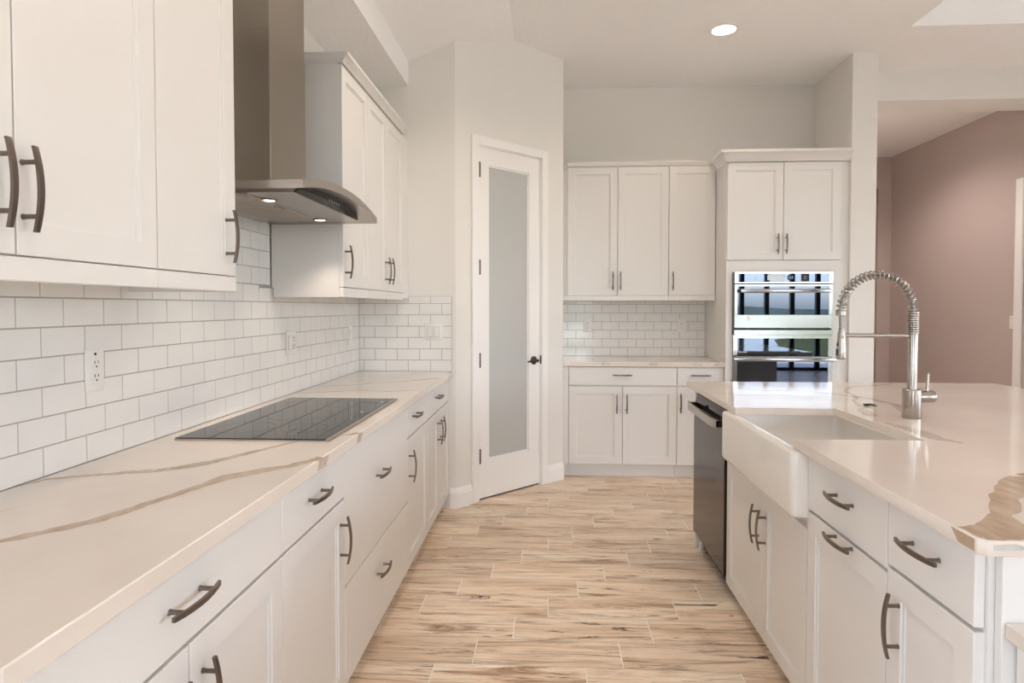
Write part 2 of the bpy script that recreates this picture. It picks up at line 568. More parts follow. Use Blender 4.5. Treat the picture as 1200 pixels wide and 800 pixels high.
# ------------------------------------------------------------------ tile backsplashes
def tiles(name, u0, u1, z0, z1, joint, fn, holes=(), rows_z=0.914, ph=0.0752, pl=0.150, zrects=None):
    """running-bond tiles; fn(u, d, z) maps to the room (d = distance off the wall)."""
    mb = MB()
    bm = mb.bm
    rnd = random.Random(len(name) * 13 + int(u0 * 10))

    def quadbox(a, b, c, d_, t0, t1, mi, bev=0.0, tilt=0.0):
        lo = [fn(a, t0, c), fn(b, t0, c), fn(b, t0, d_), fn(a, t0, d_)]
        hi = []
        for (u, z) in ((a + bev, c + bev), (b - bev, c + bev), (b - bev, d_ - bev), (a + bev, d_ - bev)):
            hi.append(fn(u, t1 + rnd.uniform(-tilt, tilt), z))
        mb.loft([lo, hi], mi, cap0=False)
    r = 0
    z = rows_z
    while z < z1 - 0.004:
        zt_ = min(z + ph, z1)
        off = joint + (pl / 2 if r % 2 else 0)
        n = math.floor((u0 - off) / pl)
        while off + n * pl < u1 - 0.004:
            a, b = max(u0, off + n * pl), min(u1, off + (n + 1) * pl)
            if b - a > 0.006 and zt_ - z > 0.006:
                hood = zrects and z > 1.42 and a < zrects[0][1] and b > zrects[0][0]
                if hood:
                    a, b = max(a, zrects[0][0]), min(b, zrects[0][1])
                inside = zrects and a >= zrects[0][0] - 0.02 and b <= zrects[0][1] + 0.02
                ztt = zt_ if hood or inside else min(zt_, 1.4295 if zrects else 1.414)
                if b - a < 0.006:
                    n += 1
                    continue
                if ztt - z > 0.01:
                    quadbox(a + 0.0006, b - 0.0006, z + 0.0006, ztt - 0.0006, 0.001, 0.0085, 0, 0.0013, 0.00028)
            n += 1
        z = zt_
        r += 1
    quadbox(u0, u1, z0, min(z1, 1.4295 if zrects else 1.414), 0.0, 0.0066, 1)
    if zrects:
        for q in zrects:
            quadbox(q[0], q[1], 1.414, q[2], 0.0, 0.0066, 1)
    return struct(mb.build(name, [M['tile'], M['grout']], smooth=False))


tiles('tile_backsplash_left', 0.70, YS - 0.009, 0.914, 2.2, 1.513, lambda u, d, z: (XL + d, u, z), zrects=[(1.85, 2.826, 2.2)])
tiles('tile_backsplash_end', XL + 0.009, -0.645, 0.914, 1.414, -1.088 - 0.15, lambda u, d, z: (u, YS - d, z))
tiles('tile_backsplash_back', XSB + 0.001, 1.349, 0.914, 1.414, 0.534, lambda u, d, z: (u, YB - d, z))


# ------------------------------------------------------------------ cabinet pulls
def handle_mesh(vertical):
    mb = MB()
    loops = []
    N = 14
    for i in range(N + 1):
        t = -1 + 2 * i / N
        s = 0.076 * t
        d = 0.035 - 0.0105 * t * t
        hw = 0.0054 - 0.0010 * t * t
        th = 0.0031
        loops.append([(s, -d - th, -hw), (s, -d + th, -hw), (s, -d + th, hw), (s, -d - th, hw)])
    mb.loft(loops)
    for s in (-0.048, 0.048):
        mb.tube([(s, 0, 0), (s, -0.006, 0), (s, -0.029, 0)], [0.0056, 0.0044, 0.0046], 10)
    if vertical:
        mb.xform(Matrix.Rotation(PI / 2, 4, 'Y'))
    return mb.mesh('handle', M['handle'])


H_H, H_V = handle_mesh(False), handle_mesh(True)


def fronts(root, items):
    """items: (kind, x0, x1, z0, z1, handle or None); handle = (x, z, 'h'|'v')"""
    for kind, x0, x1, z0, z1, h in items:
        mb = MB()
        if kind == 'door':
            mb.shaker(x0, x1, z0, z1)
        else:
            mb.box(x0, x1, 0, 0.02, z0, z1, 0.002)
        o = mb.build(kind, M['cabinet'], root)
        if h:
            put('handle', H_H if h[2] == 'h' else H_V, o, (h[0], 0, h[1]))


G = 0.0019


def base_cabinet(label, loc, rot, wd, items, depth=0.595, ztop=0.8775, toe=0.10, kick=0.088, kick_mat='cabinet', name='base_cabinet'):
    r = thing(name, label, 'cabinet', loc, rot)
    mb = MB()
    mb.box(0.0008, wd - 0.0008, 0.0205, depth, toe, ztop)
    mb.build('carcass', M['cabinet'], r)
    MB().box(0.0008, wd - 0.0008, kick, kick + 0.02, 0.0, toe).build('toe_kick', M[kick_mat], r)
    fronts(r, items)
    return r


CROWN = [(0, 0), (0.006, 0), (0.009, 0.006), (0.020, 0.014), (0.034, 0.020), (0.041, 0.022), (0.041, 0.034), (0, 0.034)]
CROWN_BIG = [(0, 0), (0.006, 0), (0.012, 0.012), (0.022, 0.028), (0.040, 0.052), (0.054, 0.060), (0.060, 0.062), (0.060, 0.082), (0, 0.082)]
CROWN_SMALL = [(0, 0), (0.006, 0), (0.010, 0.010), (0.018, 0.022), (0.020, 0.024), (0.020, 0.034), (0, 0.034)]


def crown(root, wd, depth, z, prof=CROWN, ret0=False, ret1=False, ybase=0.0):
    path = []
    mb = MB()
    loops = []
    if ret0:
        loops.append([(-o_, depth, z + h) for o_, h in prof])
        loops.append([(-o_, ybase - o_, z + h) for o_, h in prof])
    else:
        loops.append([(0, ybase - o_, z + h) for o_, h in prof])
    if ret1:
        loops.append([(wd + o_, ybase - o_, z + h) for o_, h in prof])
        loops.append([(wd + o_, depth, z + h) for o_, h in prof])
    else:
        loops.append([(wd, ybase - o_, z + h) for o_, h in prof])
    mb.loft(loops)
    mb.build('crown_moulding', M['cabinet'], root)


def upper_cabinet(label, loc, rot, wd, items, depth=0.333, zb=1.4305, zt=2.44, rail=(1.387, 1.4305), ret0=False, ret1=False,
                  prof=CROWN, filler=0.0):
    r = thing('upper_cabinet', label, 'cabinet', loc, rot)
    mb = MB()
    mb.box(0.0008 - filler, wd - 0.0008, 0.0205, depth, zb, zt)
    if prof is not CROWN_SMALL:
        mb.box(0.0008 - filler, wd - 0.0008, 0.001, depth, zt, zt + 0.012)
    mb.build('carcass', M['cabinet'], r)
    lr = MB().box(0.0004 - filler, wd - 0.0004, 0.0, 0.0205, rail[0], rail[1], 0.002)
    if ret0:
        lr.box(0.0004, 0.019, 0.0206, depth - 0.011, rail[0], rail[1])
    if ret1:
        lr.box(wd - 0.019, wd - 0.0004, 0.0206, depth - 0.011, rail[0], rail[1])
    lr.build('light_rail', M['cabinet'], r)
    fronts(r, items)
    if filler:
        c = thing  # unused
        MB().box(-filler, wd, 0.012, 0.0205, zt - 0.004, zt + 0.012).build('top_rail', M['cabinet'], r)
        crown(r, wd, depth, zt + 0.0, prof, ret0, ret1, 0.0)
        r.children[-1].location = (0, 0, 0)
    else:
        crown(r, wd, depth, zt, prof, ret0, ret1, 0.0)
    return r


# ------------------------------------------------------------------ left base run (faces +X); local x = world Y - start
R90 = PI / 2
def L(y):
    return (XLF, y, 0)

ZD0, ZD1, ZB0 = 0.724, 0.868, 0.098       # drawer bottom, drawer top, door bottom
ZDT = 0.716                               # door top
DB = 0.592

wd = 0.811
base_cabinet('white two-door base cabinet nearest the camera, below the long veined worktop', L(0.720), R90, wd, [
    ('drawer', G, wd - G, ZD0, ZD1, (0.389, 0.806, 'h')),
    ('door', G, 0.4005 - G, ZB0, ZDT, (0.358, 0.595, 'v')),
    ('door', 0.4005 + G, wd - G, ZB0, ZDT, (0.443, 0.595, 'v'))], DB)
wd = 0.481
base_cabinet('white single-door base cabinet on the near side of the cooktop drawers, one drawer on top', L(1.531), R90, wd, [
    ('drawer', G, wd - G, ZD0, ZD1, (0.225, 0.806, 'h')),
    ('door', G, wd - G, ZB0, ZDT, (0.437, 0.598, 'v'))], DB)
wd = 0.918
base_cabinet('wide white cabinet of two deep drawers directly under the black cooktop', L(2.012), R90, wd, [
    ('drawer', G, wd - G, 0.428, ZD1, (0.43, 0.692, 'h')),
    ('drawer', G, wd - G, ZB0, 0.421, (0.43, 0.308, 'h'))], DB, name='drawer_cabinet')
wd = 0.485
base_cabinet('narrow white single-door base cabinet just past the deep cooktop drawers, one drawer on top', L(2.930), R90, wd, [
    ('drawer', G, wd - G, ZD0, ZD1, (0.162, 0.81, 'h')),
    ('door', G, wd - G, ZB0, ZDT, (0.027, 0.587, 'v'))], DB)
wd = 0.757
base_cabinet('white two-door base cabinet with drawer at the far end of the left run', L(3.415), R90, wd, [
    ('drawer', G, wd - 0.02, ZD0, ZD1, (0.307, 0.81, 'h')),
    ('door', G, 0.355 - G, ZB0, ZDT, (0.310, 0.60, 'v')),
    ('door', 0.355 + G, wd - 0.02, ZB0, ZDT, (0.40, 0.60, 'v'))], DB)

# ------------------------------------------------------------------ left uppers
def U(y):
    return (XLU, y, 0)

ZU0, ZU1 = 1.4335, 2.434
wd = 0.806
upper_cabinet('white two-door wall cabinet nearest the camera, at top left of the view', U(0.660), R90, wd, [
    ('door', G, 0.403 - G, ZU0, ZU1, (0.362, 1.552, 'v')),
    ('door', 0.403 + G, wd - G, ZU0, ZU1, (0.415 + 0.003, 1.550, 'v'))])
wd = 0.380
upper_cabinet('narrow white single-door wall cabinet on the near side of the range hood', U(1.4665), R90, wd, [
    ('door', G, wd - G, ZU0, ZU1, (0.322, 1.545, 'v'))], ret1=True)
wd = 0.407
upper_cabinet('white single-door wall cabinet on the far side of the range hood', U(2.830), R90, wd, [
    ('door', G, wd - G, ZU0, ZU1, (0.031, 1.548, 'v'))], ret0=True)
wd = 0.790
upper_cabinet('white two-door wall cabinet at the far end of the left run, below the ceiling soffit', U(3.2375), R90, wd, [
    ('door', G, 0.376 - G, ZU0, ZU1, (0.334, 1.548, 'v')),
    ('door', 0.376 + G, wd - G, ZU0, ZU1, (0.404 + 0.008, 1.548, 'v'))])
# filler between the last wall cabinet and the short wall
fl = MB().box(XL + 0.011, XLU - 0.004, 4.0285, YS - 0.001, 1.40, 2.46)
tag(fl.build('filler_panel', M['cabinet']), 'narrow white filler between the last left wall cabinet and the pantry-side wall', 'filler panel')

# ------------------------------------------------------------------ back run (faces -Y); local x = world X - start
BFY = 4.975
wd = 0.838
base_cabinet('white two-door base cabinet on the back wall, beside the frosted pantry door', (0.153, BFY, 0), 0, wd, [
    ('drawer', G, wd - G, 0.731, 0.873, (0.415, 0.812, 'h')),
    ('door', G, wd / 2 - G, 0.110, 0.722, (0.373, 0.588, 'v')),
    ('door', wd / 2 + G, wd - G, 0.110, 0.722, (0.451, 0.588, 'v'))], 0.608, toe=0.112, kick=0.078)
wd = 0.357
base_cabinet('white single-door base cabinet on the back wall, against the tall oven cabinet', (0.9915, BFY, 0), 0, wd, [
    ('drawer', G, wd - G, 0.731, 0.873, (0.178, 0.813, 'h')),
    ('door', G, wd - G, 0.110, 0.722, (0.026, 0.598, 'v'))], 0.608, toe=0.112, kick=0.078)
fl = MB().box(XSB + 0.001, 0.1525, BFY + 0.004, YB - 0.013, 0.112, 0.8775).box(XSB + 0.001, 0.1525, BFY + 0.078, BFY + 0.098, 0, 0.112)
tag(fl.build('filler_panel', M['cabinet']), 'narrow white filler left of the back base cabinets, beside the pantry door wall', 'filler panel')

UBY = 5.252
wd = 0.825
upper_cabinet('white two-door wall cabinet on the back wall, beside the frosted pantry door', (0.147, UBY, 0), 0, wd, [
    ('door', G, 0.411 - G, 1.4385, 2.486, (0.372, 1.556, 'v')),
    ('door', 0.411 + G, wd - G, 1.4385, 2.486, (0.434, 1.556, 'v'))], 0.334, zb=1.436, zt=2.4935, rail=(1.395, 1.436), prof=CROWN_SMALL, filler=0.041)
wd = 0.374
upper_cabinet('narrow white single-door wall cabinet on the back wall, touching the tall oven cabinet', (0.9725, UBY, 0), 0, wd, [
    ('door', G, wd - G, 1.4385, 2.486, (0.032, 1.555, 'v'))], 0.334, zb=1.436, zt=2.4935, rail=(1.395, 1.436), prof=CROWN_SMALL)

# ------------------------------------------------------------------ tall oven cabinet
OX, OY, OW = 1.350, 4.945, 0.849
oc = thing('oven_cabinet', 'tall white cabinet housing the two built-in ovens, with two doors on top', 'cabinet', (OX, OY, 0), 0)
mb = MB()
OD = YB - OY - 0.006
mb.box(0, 0.018, 0.0205, OD, 0.0, 2.445)
mb.box(OW - 0.018, OW, 0.0205, OD, 0.0, 2.445)
mb.box(0.018, OW - 0.018, OD - 0.02, OD, 0.0, 2.445)
mb.box(0.018, OW - 0.018, 0.0205, OD - 0.02, 1.66, 2.445)
mb.box(0.018, OW - 0.018, 0.0205, OD - 0.02, 0.11, 0.30)
mb.box(OW, OW + 0.062, 0.012, 0.04, 0.0, 2.445)
mb.build('carcass', M['cabinet'], oc)
fm = MB()
fm.box(0.0, 0.052, 0.0, 0.0205, 0.10, 1.695)
fm.box(OW - 0.062, OW, 0.0, 0.0205, 0.10, 1.695)
fm.box(0.052, OW - 0.062, 0.0, 0.0205, 1.602, 1.695)
fm.box(0.052, OW - 0.062, 0.0, 0.0205, 0.30, 0.425)
fm.build('face_frame', M['cabinet'], oc)
fronts(oc, [('door', 0.006, 0.4235 - G, 1.7005, 2.440, (0.380, 1.822, 'v')),
            ('door', 0.4235 + G, OW - 0.004, 1.7005, 2.440, (0.4425, 1.822, 'v')),
            ('drawer', 0.006, OW - 0.004, 0.115, 0.295, (0.4235, 0.22, 'h'))])
crown(oc, OW + 0.061, 0.282, 2.445, CROWN_BIG, ret0=True, ret1=False)
MB().box(0.001, OW + 0.060, 0.002, 0.05, 2.4455, 2.50).build('top_board', M['cabinet'], oc)
MB().box(0.0, OW, 0.09, 0.11, 0.0, 0.10).build('toe_kick', M['cabinet'], oc)


# ------------------------------------------------------------------ ovens
def rounded_badge(mb, x, z, r, y=-0.0222, mi=0):
    mb.lathe([(r, 0), (r, -0.0012), (r * 0.8, -0.0016), (0, -0.0016)], (x, y, z), 'y', 16, mi)


VX0, VX1 = 0.047, 0.789                                # appliance width in the cabinet's frame
mw = thing('microwave_oven', 'upper built-in microwave oven with mirrored glass door and polished steel trim', 'oven', (OX, OY, 0), 0)
MB().box(0.056, 0.781, 0.022, 0.46, 1.165, 1.598).build('body', M['black'], mw)
# control panel
mb = MB()
for a in ((VX0 + 0.012, VX1, 1.596, 1.608), (VX0 + 0.012, VX1, 1.522, 1.531), (VX0 + 0.012, VX0 + 0.036, 1.531, 1.596), (VX1 - 0.03, VX1, 1.531, 1.596)):
    mb.box(a[0], a[1], -0.022, 0.0, a[2], a[3])
mb.build('control_panel_trim', M['oven_steel'], mw)
mb = MB()
mb.box(VX0 + 0.036, VX1 - 0.03, -0.020, -0.001, 1.531, 1.596)
cp = mb.build('control_panel', M['mirror_glass'], mw)
MB().box(0.302, 0.432, -0.0206, -0.0199, 1.546, 1.589).build('display', mat('display_pale', (0.62, 0.66, 0.74), 0.15), cp, smooth=False)
MB().box(0.552, 0.612, -0.0206, -0.0199, 1.536, 1.594).build('keypad', M['black'], cp, smooth=False)
k = MB()
k.lathe([(0.021, -0.0199), (0.021, -0.024), (0.017, -0.026), (0, -0.026)], (0.471, 0, 1.566), 'y', 24)
k.build('dial', M['mirror_glass'], cp)
for i in range(2):
    MB().box(0.573, 0.593, -0.0212, -0.0205, 1.556 + i * 0.014, 1.5585 + i * 0.014).build('printed_mark', M['print'], cp, smooth=False)
for i in range(3):
    MB().box(0.205, 0.232, -0.0206, -0.0199, 1.548 + i * 0.016, 1.551 + i * 0.016).build('printed_mark', M['print'], cp, smooth=False)
# door
mb = MB()
gx0_, gx1_ = VX0 + 0.036, VX1 - 0.03
for a in ((VX0 + 0.012, VX1, 1.499, 1.514), (VX0 + 0.012, VX1, 1.183, 1.283), (VX0 + 0.012, gx0_, 1.283, 1.499), (gx1_, VX1, 1.283, 1.499)):
    mb.box(a[0], a[1], -0.022, 0.0, a[2], a[3], 0.0015)
md = mb.build('door', M['oven_steel'], mw)
MB().box(gx0_, gx1_, -0.019, -0.001, 1.283, 1.499).build('door_glass', M['mirror_glass'], md)
mb = MB()
mb.box(gx0_ + 0.012, gx1_ + 0.004, -0.062, -0.048, 1.450, 1.480, 0.004, seg=2)
mb.build('handle', M['oven_steel'], md)
for x in (gx0_ + 0.001, gx1_ - 0.02):
    MB().box(x, x + 0.022, -0.05, -0.019, 1.452, 1.478, 0.002).build('handle_bracket', M['black'], md)
bd = MB()
rounded_badge(bd, 0.169, 1.260, 0.0145)
bd.build('round_badge', M['nickel'], md)
MB().box(VX0 + 0.012, VX1, -0.020, 0.0, 1.131, 1.168, 0.0015).build('lower_trim', M['oven_steel'], mw)
MB().box(VX0 + 0.0, VX0 + 0.011, -0.018, 0.0, 1.131, 1.608).build('side_trim', M['steel_dark'], mw)

ov = thing('wall_oven', 'lower built-in wall oven with black glass door, half hidden behind the island top', 'oven', (OX, OY, 0), 0)
MB().box(0.056, 0.781, 0.022, 0.52, 0.43, 1.125).build('body', M['black'], ov)
mb = MB()
mb.box(VX0 + 0.006, VX1, -0.018, 0.0, 1.104, 1.1300)
mb.box(VX0 + 0.006, gx0_, -0.020, 0.0, 0.972, 1.104)
mb.box(gx1_, VX1, -0.020, 0.0, 0.972, 1.104)
mb.build('control_panel_trim', M['oven_steel'], ov)
cp = MB().box(gx0_, gx1_, -0.0185, -0.001, 0.972, 1.104).build('control_panel', M['mirror_glass'], ov)
mb = MB()
mb.box(gx0_ + 0.005, 0.555, -0.0192, -0.0184, 0.990, 1.006)
mb.build('control_strip', M['black'], cp, smooth=False)
for i, (a, b) in enumerate(((0, 0.012), (0.014, 0.020), (0.023, 0.035), (0.038, 0.044), (0.047, 0.060))):
    MB().box(gx0_ + 0.012 + a, gx0_ + 0.012 + b, -0.0196, -0.0191, 0.995, 1.003).build('printed_mark', M['print'], cp, smooth=False)
mb = MB()
for a in ((VX0 + 0.006, VX1, 0.937, 0.966), (VX0 + 0.006, VX1, 0.435, 0.53), (VX0 + 0.006, gx0_, 0.53, 0.937), (gx1_, VX1, 0.53, 0.937)):
    mb.box(a[0], a[1], -0.020, 0.0, a[2], a[3], 0.0015)
od = mb.build('door', M['oven_steel'], ov)
MB().box(gx0_, gx1_, -0.0175, -0.001, 0.53, 0.937).build('door_glass', M['mirror_glass'], od)
MB().box(VX0 + 0.0, VX1 + 0.014, -0.065, -0.048, 0.929, 0.958, 0.004, seg=2).build('handle', M['oven_steel'], od)
for x in (gx0_ + 0.02, gx1_ - 0.04):
    MB().box(x, x + 0.022, -0.05, -0.019, 0.932, 0.955, 0.002).build('handle_bracket', M['oven_steel'], od)


# ------------------------------------------------------------------ worktops with veins
def vein(mb, pts, widths, z, mi, seed=0, jit=0.004, sub=5, up=0.0004):
    rnd = random.Random(seed)
    P = []
    for i in range(len(pts) - 1):
        for s in range(sub):
            t = s / sub
            P.append((pts[i][0] + (pts[i + 1][0] - pts[i][0]) * t, pts[i][1] + (pts[i + 1][1] - pts[i][1]) * t,
                      widths[i] + (widths[i + 1] - widths[i]) * t))
    P.append((*pts[-1], widths[-1]))
    a, b = [], []
    for i, (x, y, wv) in enumerate(P):
        p, q = P[max(i - 1, 0)], P[min(i + 1, len(P) - 1)]
        dx, dy = q[0] - p[0], q[1] - p[1]
        ln_ = math.hypot(dx, dy) or 1
        nx, ny = -dy / ln_, dx / ln_
        ja, jb = rnd.uniform(-jit, jit), rnd.uniform(-jit, jit)
        k = max(wv, 0.0005)
        a.append((x + nx * (k / 2 + ja * min(1, k / 0.02)), y + ny * (k / 2 + ja * min(1, k / 0.02)), z + up))
        b.append((x - nx * (k / 2 + jb * min(1, k / 0.02)), y - ny * (k / 2 + jb * min(1, k / 0.02)), z + up))
    for i in range(len(a) - 1):
        mb.face([b[i], b[i + 1], a[i + 1], a[i]], mi)


def blob(mb, poly, z, mi, seed=0, jit=0.006, sub=4, up=0.0005):
    rnd = random.Random(seed)
    out = []
    n = len(poly)
    for i in range(n):
        for s in range(sub):
            t = s / sub
            x = poly[i][0] + (poly[(i + 1) % n][0] - poly[i][0]) * t
            y = poly[i][1] + (poly[(i + 1) % n][1] - poly[i][1]) * t
            j = jit if s else 0
            out.append((x + rnd.uniform(-j, j), y + rnd.uniform(-j, j), z + up))
    mb.face(out, mi)


ZT, ZTB = 0.914, 0.8785
wm = MB()
wm.box(XL + 0.009, -0.6454, 0.70, YS - 0.009, ZTB, ZT, 0.0025)
vein(wm, [(-1.262, 1.43), (-1.245, 1.49), (-1.19, 1.525), (-1.136, 1.546), (-1.08, 1.57), (-1.03, 1.587), (-0.985, 1.62), (-0.95, 1.66), (-0.924, 1.70), (-0.895, 1.76), (-0.86, 1.84), (-0.808, 1.95), (-0.74, 2.01)],
     [0.004, 0.016, 0.022, 0.022, 0.026, 0.028, 0.036, 0.048, 0.03, 0.026, 0.022, 0.014, 0.004], ZT, 1, 1)
vein(wm, [(-1.07, 0.95), (-0.997, 1.092), (-0.96, 1.137), (-0.91, 1.20), (-0.884, 1.275), (-0.859, 1.361), (-0.832, 1.454), (-0.805, 1.54), (-0.755, 1.60), (-0.70, 1.655), (-0.665, 1.72), (-0.6465, 1.757)],
     [0.012, 0.022, 0.03, 0.034, 0.026, 0.024, 0.026, 0.05, 0.042, 0.03, 0.03, 0.034], ZT, 1, 2)
vein(wm, [(-1.262, 0.98), (-1.20, 1.10), (-1.16, 1.22), (-1.12, 1.30)], [0.012, 0.01, 0.007, 0.001], ZT, 2, 3)
vein(wm, [(-1.255, 3.33), (-1.1, 3.40), (-0.95, 3.52), (-0.80, 3.62), (-0.66, 3.78)], [0.02, 0.02, 0.016, 0.026, 0.03], ZT, 2, 4)
vein(wm, [(-1.26, 3.07), (-1.12, 3.12), (-0.98, 3.2), (-0.82, 3.16), (-0.655, 3.22)], [0.012, 0.02, 0.014, 0.02, 0.012], ZT, 2, 5)
vein(wm, [(-0.69, 2.06), (-0.66, 2.09), (-0.6465, 2.11)], [0.004, 0.02, 0.028], ZT, 1, 6)
for (y0, y1, mi) in ((1.72, 1.80, 2), (2.08, 2.14, 2)):
    wm.face([(-0.6450, y0, ZTB + 0.004), (-0.6450, y1 - 0.01, ZTB + 0.004), (-0.6450, y1 + 0.02, ZT - 0.003), (-0.6450, y0 + 0.02, ZT - 0.003)], mi)
tag(wm.build('worktop', [M['quartz'], M['vein'], M['vein_light']], angle=40), 'long white quartz worktop with tan veins along the left wall, holding the cooktop', 'countertop')

wm = MB()
wm.box(XSB + 0.001, OX - 0.001, 4.9525, YB - 0.009, ZTB, ZT, 0.0025)
for i, (xa, xb, dy) in enumerate(((0.30, 0.42, 0.1), (0.62, 0.78, 0.16), (0.98, 1.12, 0.12), (1.2, 1.28, 0.1))):
    vein(wm, [(xa, 5.5), (xa + 0.05, 5.3), (xb, 5.10), (xb + 0.02, 4.955)], [0.01, 0.02, 0.03, 0.04], ZT, 1, 20 + i)
    wm.face([(xb - 0.02, 4.9521, ZTB + 0.012), (xb + 0.05, 4.9521, ZTB + 0.006), (xb + 0.06, 4.9521, ZT - 0.006), (xb, 4.9521, ZT - 0.003)], 1)
tag(wm.build('worktop', [M['quartz'], M['vein_grey']], angle=40), 'short white quartz worktop on the back wall, between the pantry wall and the oven cabinet', 'countertop')

# island top: notched around the apron sink
IX0, IX1, IY0, IY1 = 0.790, 2.49, 1.198, 3.70
CX1, CY0, CY1 = 1.205, 2.093, 2.735
ITB = 0.884
wm = MB()
wm.prism([(IX0 + 0.012, IY0), (IX1, IY0), (IX1, IY1), (IX0, IY1), (IX0, CY1), (CX1, CY1), (CX1, CY0), (IX0, CY0), (IX0, IY0 + 0.012)],
         'z', ITB, ZT, bevel=0.002)
blob(wm, [(0.7925, 1.272), (0.7985, 1.2145), (0.812, 1.203), (0.86, 1.203), (0.905, 1.235), (0.93, 1.283), (0.945, 1.345), (0.985, 1.372), (1.04, 1.46), (1.10, 1.50), (1.16, 1.60), (1.20, 1.66), (1.165, 1.665),
          (1.10, 1.612), (1.04, 1.535), (0.985, 1.47), (0.955, 1.425), (0.915, 1.36), (0.868, 1.315), (0.835, 1.285)], ZT, 1, 11, 0.0045, 3)
vein(wm, [(1.20, 1.66), (1.32, 1.72), (1.5, 1.78), (1.75, 1.92), (2.1, 2.0)], [0.05, 0.03, 0.02, 0.02, 0.01], ZT, 1, 12)
blob(wm, [(1.262, 2.63), (1.238, 2.57), (1.268, 2.53), (1.30, 2.58), (1.318, 2.66), (1.33, 2.75), (1.30, 2.76)], ZT, 2, 13, 0.008)
vein(wm, [(1.50, 3.04), (1.50, 2.95), (1.515, 2.86), (1.50, 2.77), (1.47, 2.70), (1.44, 2.62)], [0.02, 0.045, 0.035, 0.07, 0.05, 0.02], ZT, 2, 14)
vein(wm, [(1.24, 2.41), (1.262, 2.33), (1.268, 2.25), (1.262, 2.18), (1.262, 2.12), (1.30, 2.06)], [0.02, 0.05, 0.06, 0.06, 0.05, 0.01], ZT, 2, 15)
vein(wm, [(1.33, 2.77), (1.38, 2.95), (1.46, 3.1), (1.50, 3.3), (1.62, 3.5), (1.9, 3.62)], [0.03, 0.015, 0.02, 0.02, 0.03, 0.02], ZT, 2, 16)
vein(wm, [(0.95, 3.45), (1.1, 3.30), (1.25, 3.33), (1.4, 3.22), (1.5, 3.04)], [0.01, 0.02, 0.016, 0.02, 0.02], ZT, 2, 17)
vein(wm, [(0.82, 3.2), (0.95, 3.12), (1.1, 3.16), (1.25, 3.05)], [0.006, 0.012, 0.01, 0.004], ZT, 2, 18)
wm.face([(IX0 - 0.0004, 1.285, ZT - 0.003), (IX0 - 0.0004, 1.262, ITB + 0.004), (IX0 - 0.0004, 1.2145, ITB + 0.004), (IX0 - 0.0004, 1.2145, ZT - 0.003)], 1)
wm.face([(0.812, IY0 - 0.0004, ZT - 0.008), (0.85, IY0 - 0.0004, ZT - 0.005), (0.885, IY0 - 0.0004, ZT - 0.014), (0.84, IY0 - 0.0004, ZT - 0.019), (0.812, IY0 - 0.0004, ZT - 0.018)], 3)
tag(wm.build('island_worktop', [M['quartz'], M['vein'], M['vein_light'], M['vein_grey']], angle=40), 'large white quartz island top on the right, notched around the apron sink', 'countertop')

# ------------------------------------------------------------------ cooktop
ct = thing('cooktop', 'black glass cooktop with a steel front edge, set in the left worktop', 'cooktop', (-0.951, 2.42, ZT), R90)
# local x = Y - 2.42, local y = -(X + 0.951)
mb = MB()
mb.box(-0.455, 0.455, -0.240, 0.254, 0.0005, 0.007, 0.0015)
g_ = mb.build('glass_top', M['cook_glass'], ct)
MB().box(-0.455, 0.455, -0.254, -0.2405, 0.0005, 0.0085, 0.0025).box(-0.4585, -0.4555, -0.254, 0.254, 0.0005, 0.0045).build('steel_edge', M['steel_light'], ct)
pm_ = mat('cooktop_print', (0.10, 0.09, 0.09), 0.2)
for x, y in ((0.06, -0.205), (0.075, -0.205), (0.32, -0.215), (0.335, -0.215), (0.35, -0.215)):
    MB().box(x, x + 0.008, y, y + 0.008, 0.007, 0.0073).build('printed_mark', M['print'], g_, smooth=False)
for cx_, cy_, rr in ((-0.27, 0.11, 0.10), (-0.27, -0.10, 0.08), (0.0, 0.02, 0.125), (0.28, 0.12, 0.075), (0.28, -0.08, 0.10)):
    n = 40
    mk = MB()
    for i in range(n):
        a0, a1 = 2 * PI * i / n, 2 * PI * (i + 1) / n
        mk.face([(cx_ + math.cos(a0) * rr, cy_ + math.sin(a0) * rr, 0.0072), (cx_ + math.cos(a1) * rr, cy_ + math.sin(a1) * rr, 0.0072),
                 (cx_ + math.cos(a1) * (rr + 0.0012), cy_ + math.sin(a1) * (rr + 0.0012), 0.0072), (cx_ + math.cos(a0) * (rr + 0.0012), cy_ + math.sin(a0) * (rr + 0.0012), 0.0072)])
    mk.build('burner_ring', pm_, g_, smooth=False)

# ------------------------------------------------------------------ range hood
hd = thing('range_hood', 'stainless steel range hood with arched canopy and square chimney over the cooktop', 'range hood', (XL, 2.396, 1.717), 0)
HX = 0.503           # canopy depth from the wall
def arch(t):         # t along Y in -0.45..0.45
    q = abs(t) / 0.43
    return 0.048 * (1 - q ** 2.1)
N = 40
top = [(-0.43 + 0.86 * i / N, arch(-0.43 + 0.86 * i / N) + 0.026) for i in range(N + 1)]
bot = [(-0.43 + 0.86 * i / N, arch(-0.43 + 0.86 * i / N) * 0.98) for i in range(N + 1)]
mb = MB()
bm = mb.bm
lo = [[bm.verts.new((x, t, z)) for t, z in bot] for x in (0.002, HX)]
hi = [[bm.verts.new((x, t, z)) for t, z in top] for x in (0.002, HX)]
for i in range(N):
    bm.faces.new((lo[0][i], lo[0][i + 1], lo[1][i + 1], lo[1][i]))
    bm.faces.new((hi[0][i], hi[1][i], hi[1][i + 1], hi[0][i + 1]))
    for s in (0, 1):
        bm.faces.new((lo[s][i], lo[s][i + 1], hi[s][i + 1], hi[s][i]))
for i in (0, N):
    bm.faces.new((lo[0][i], lo[1][i], hi[1][i], hi[0][i]))
mb.build('canopy', M['steel_light'], hd, angle=30)
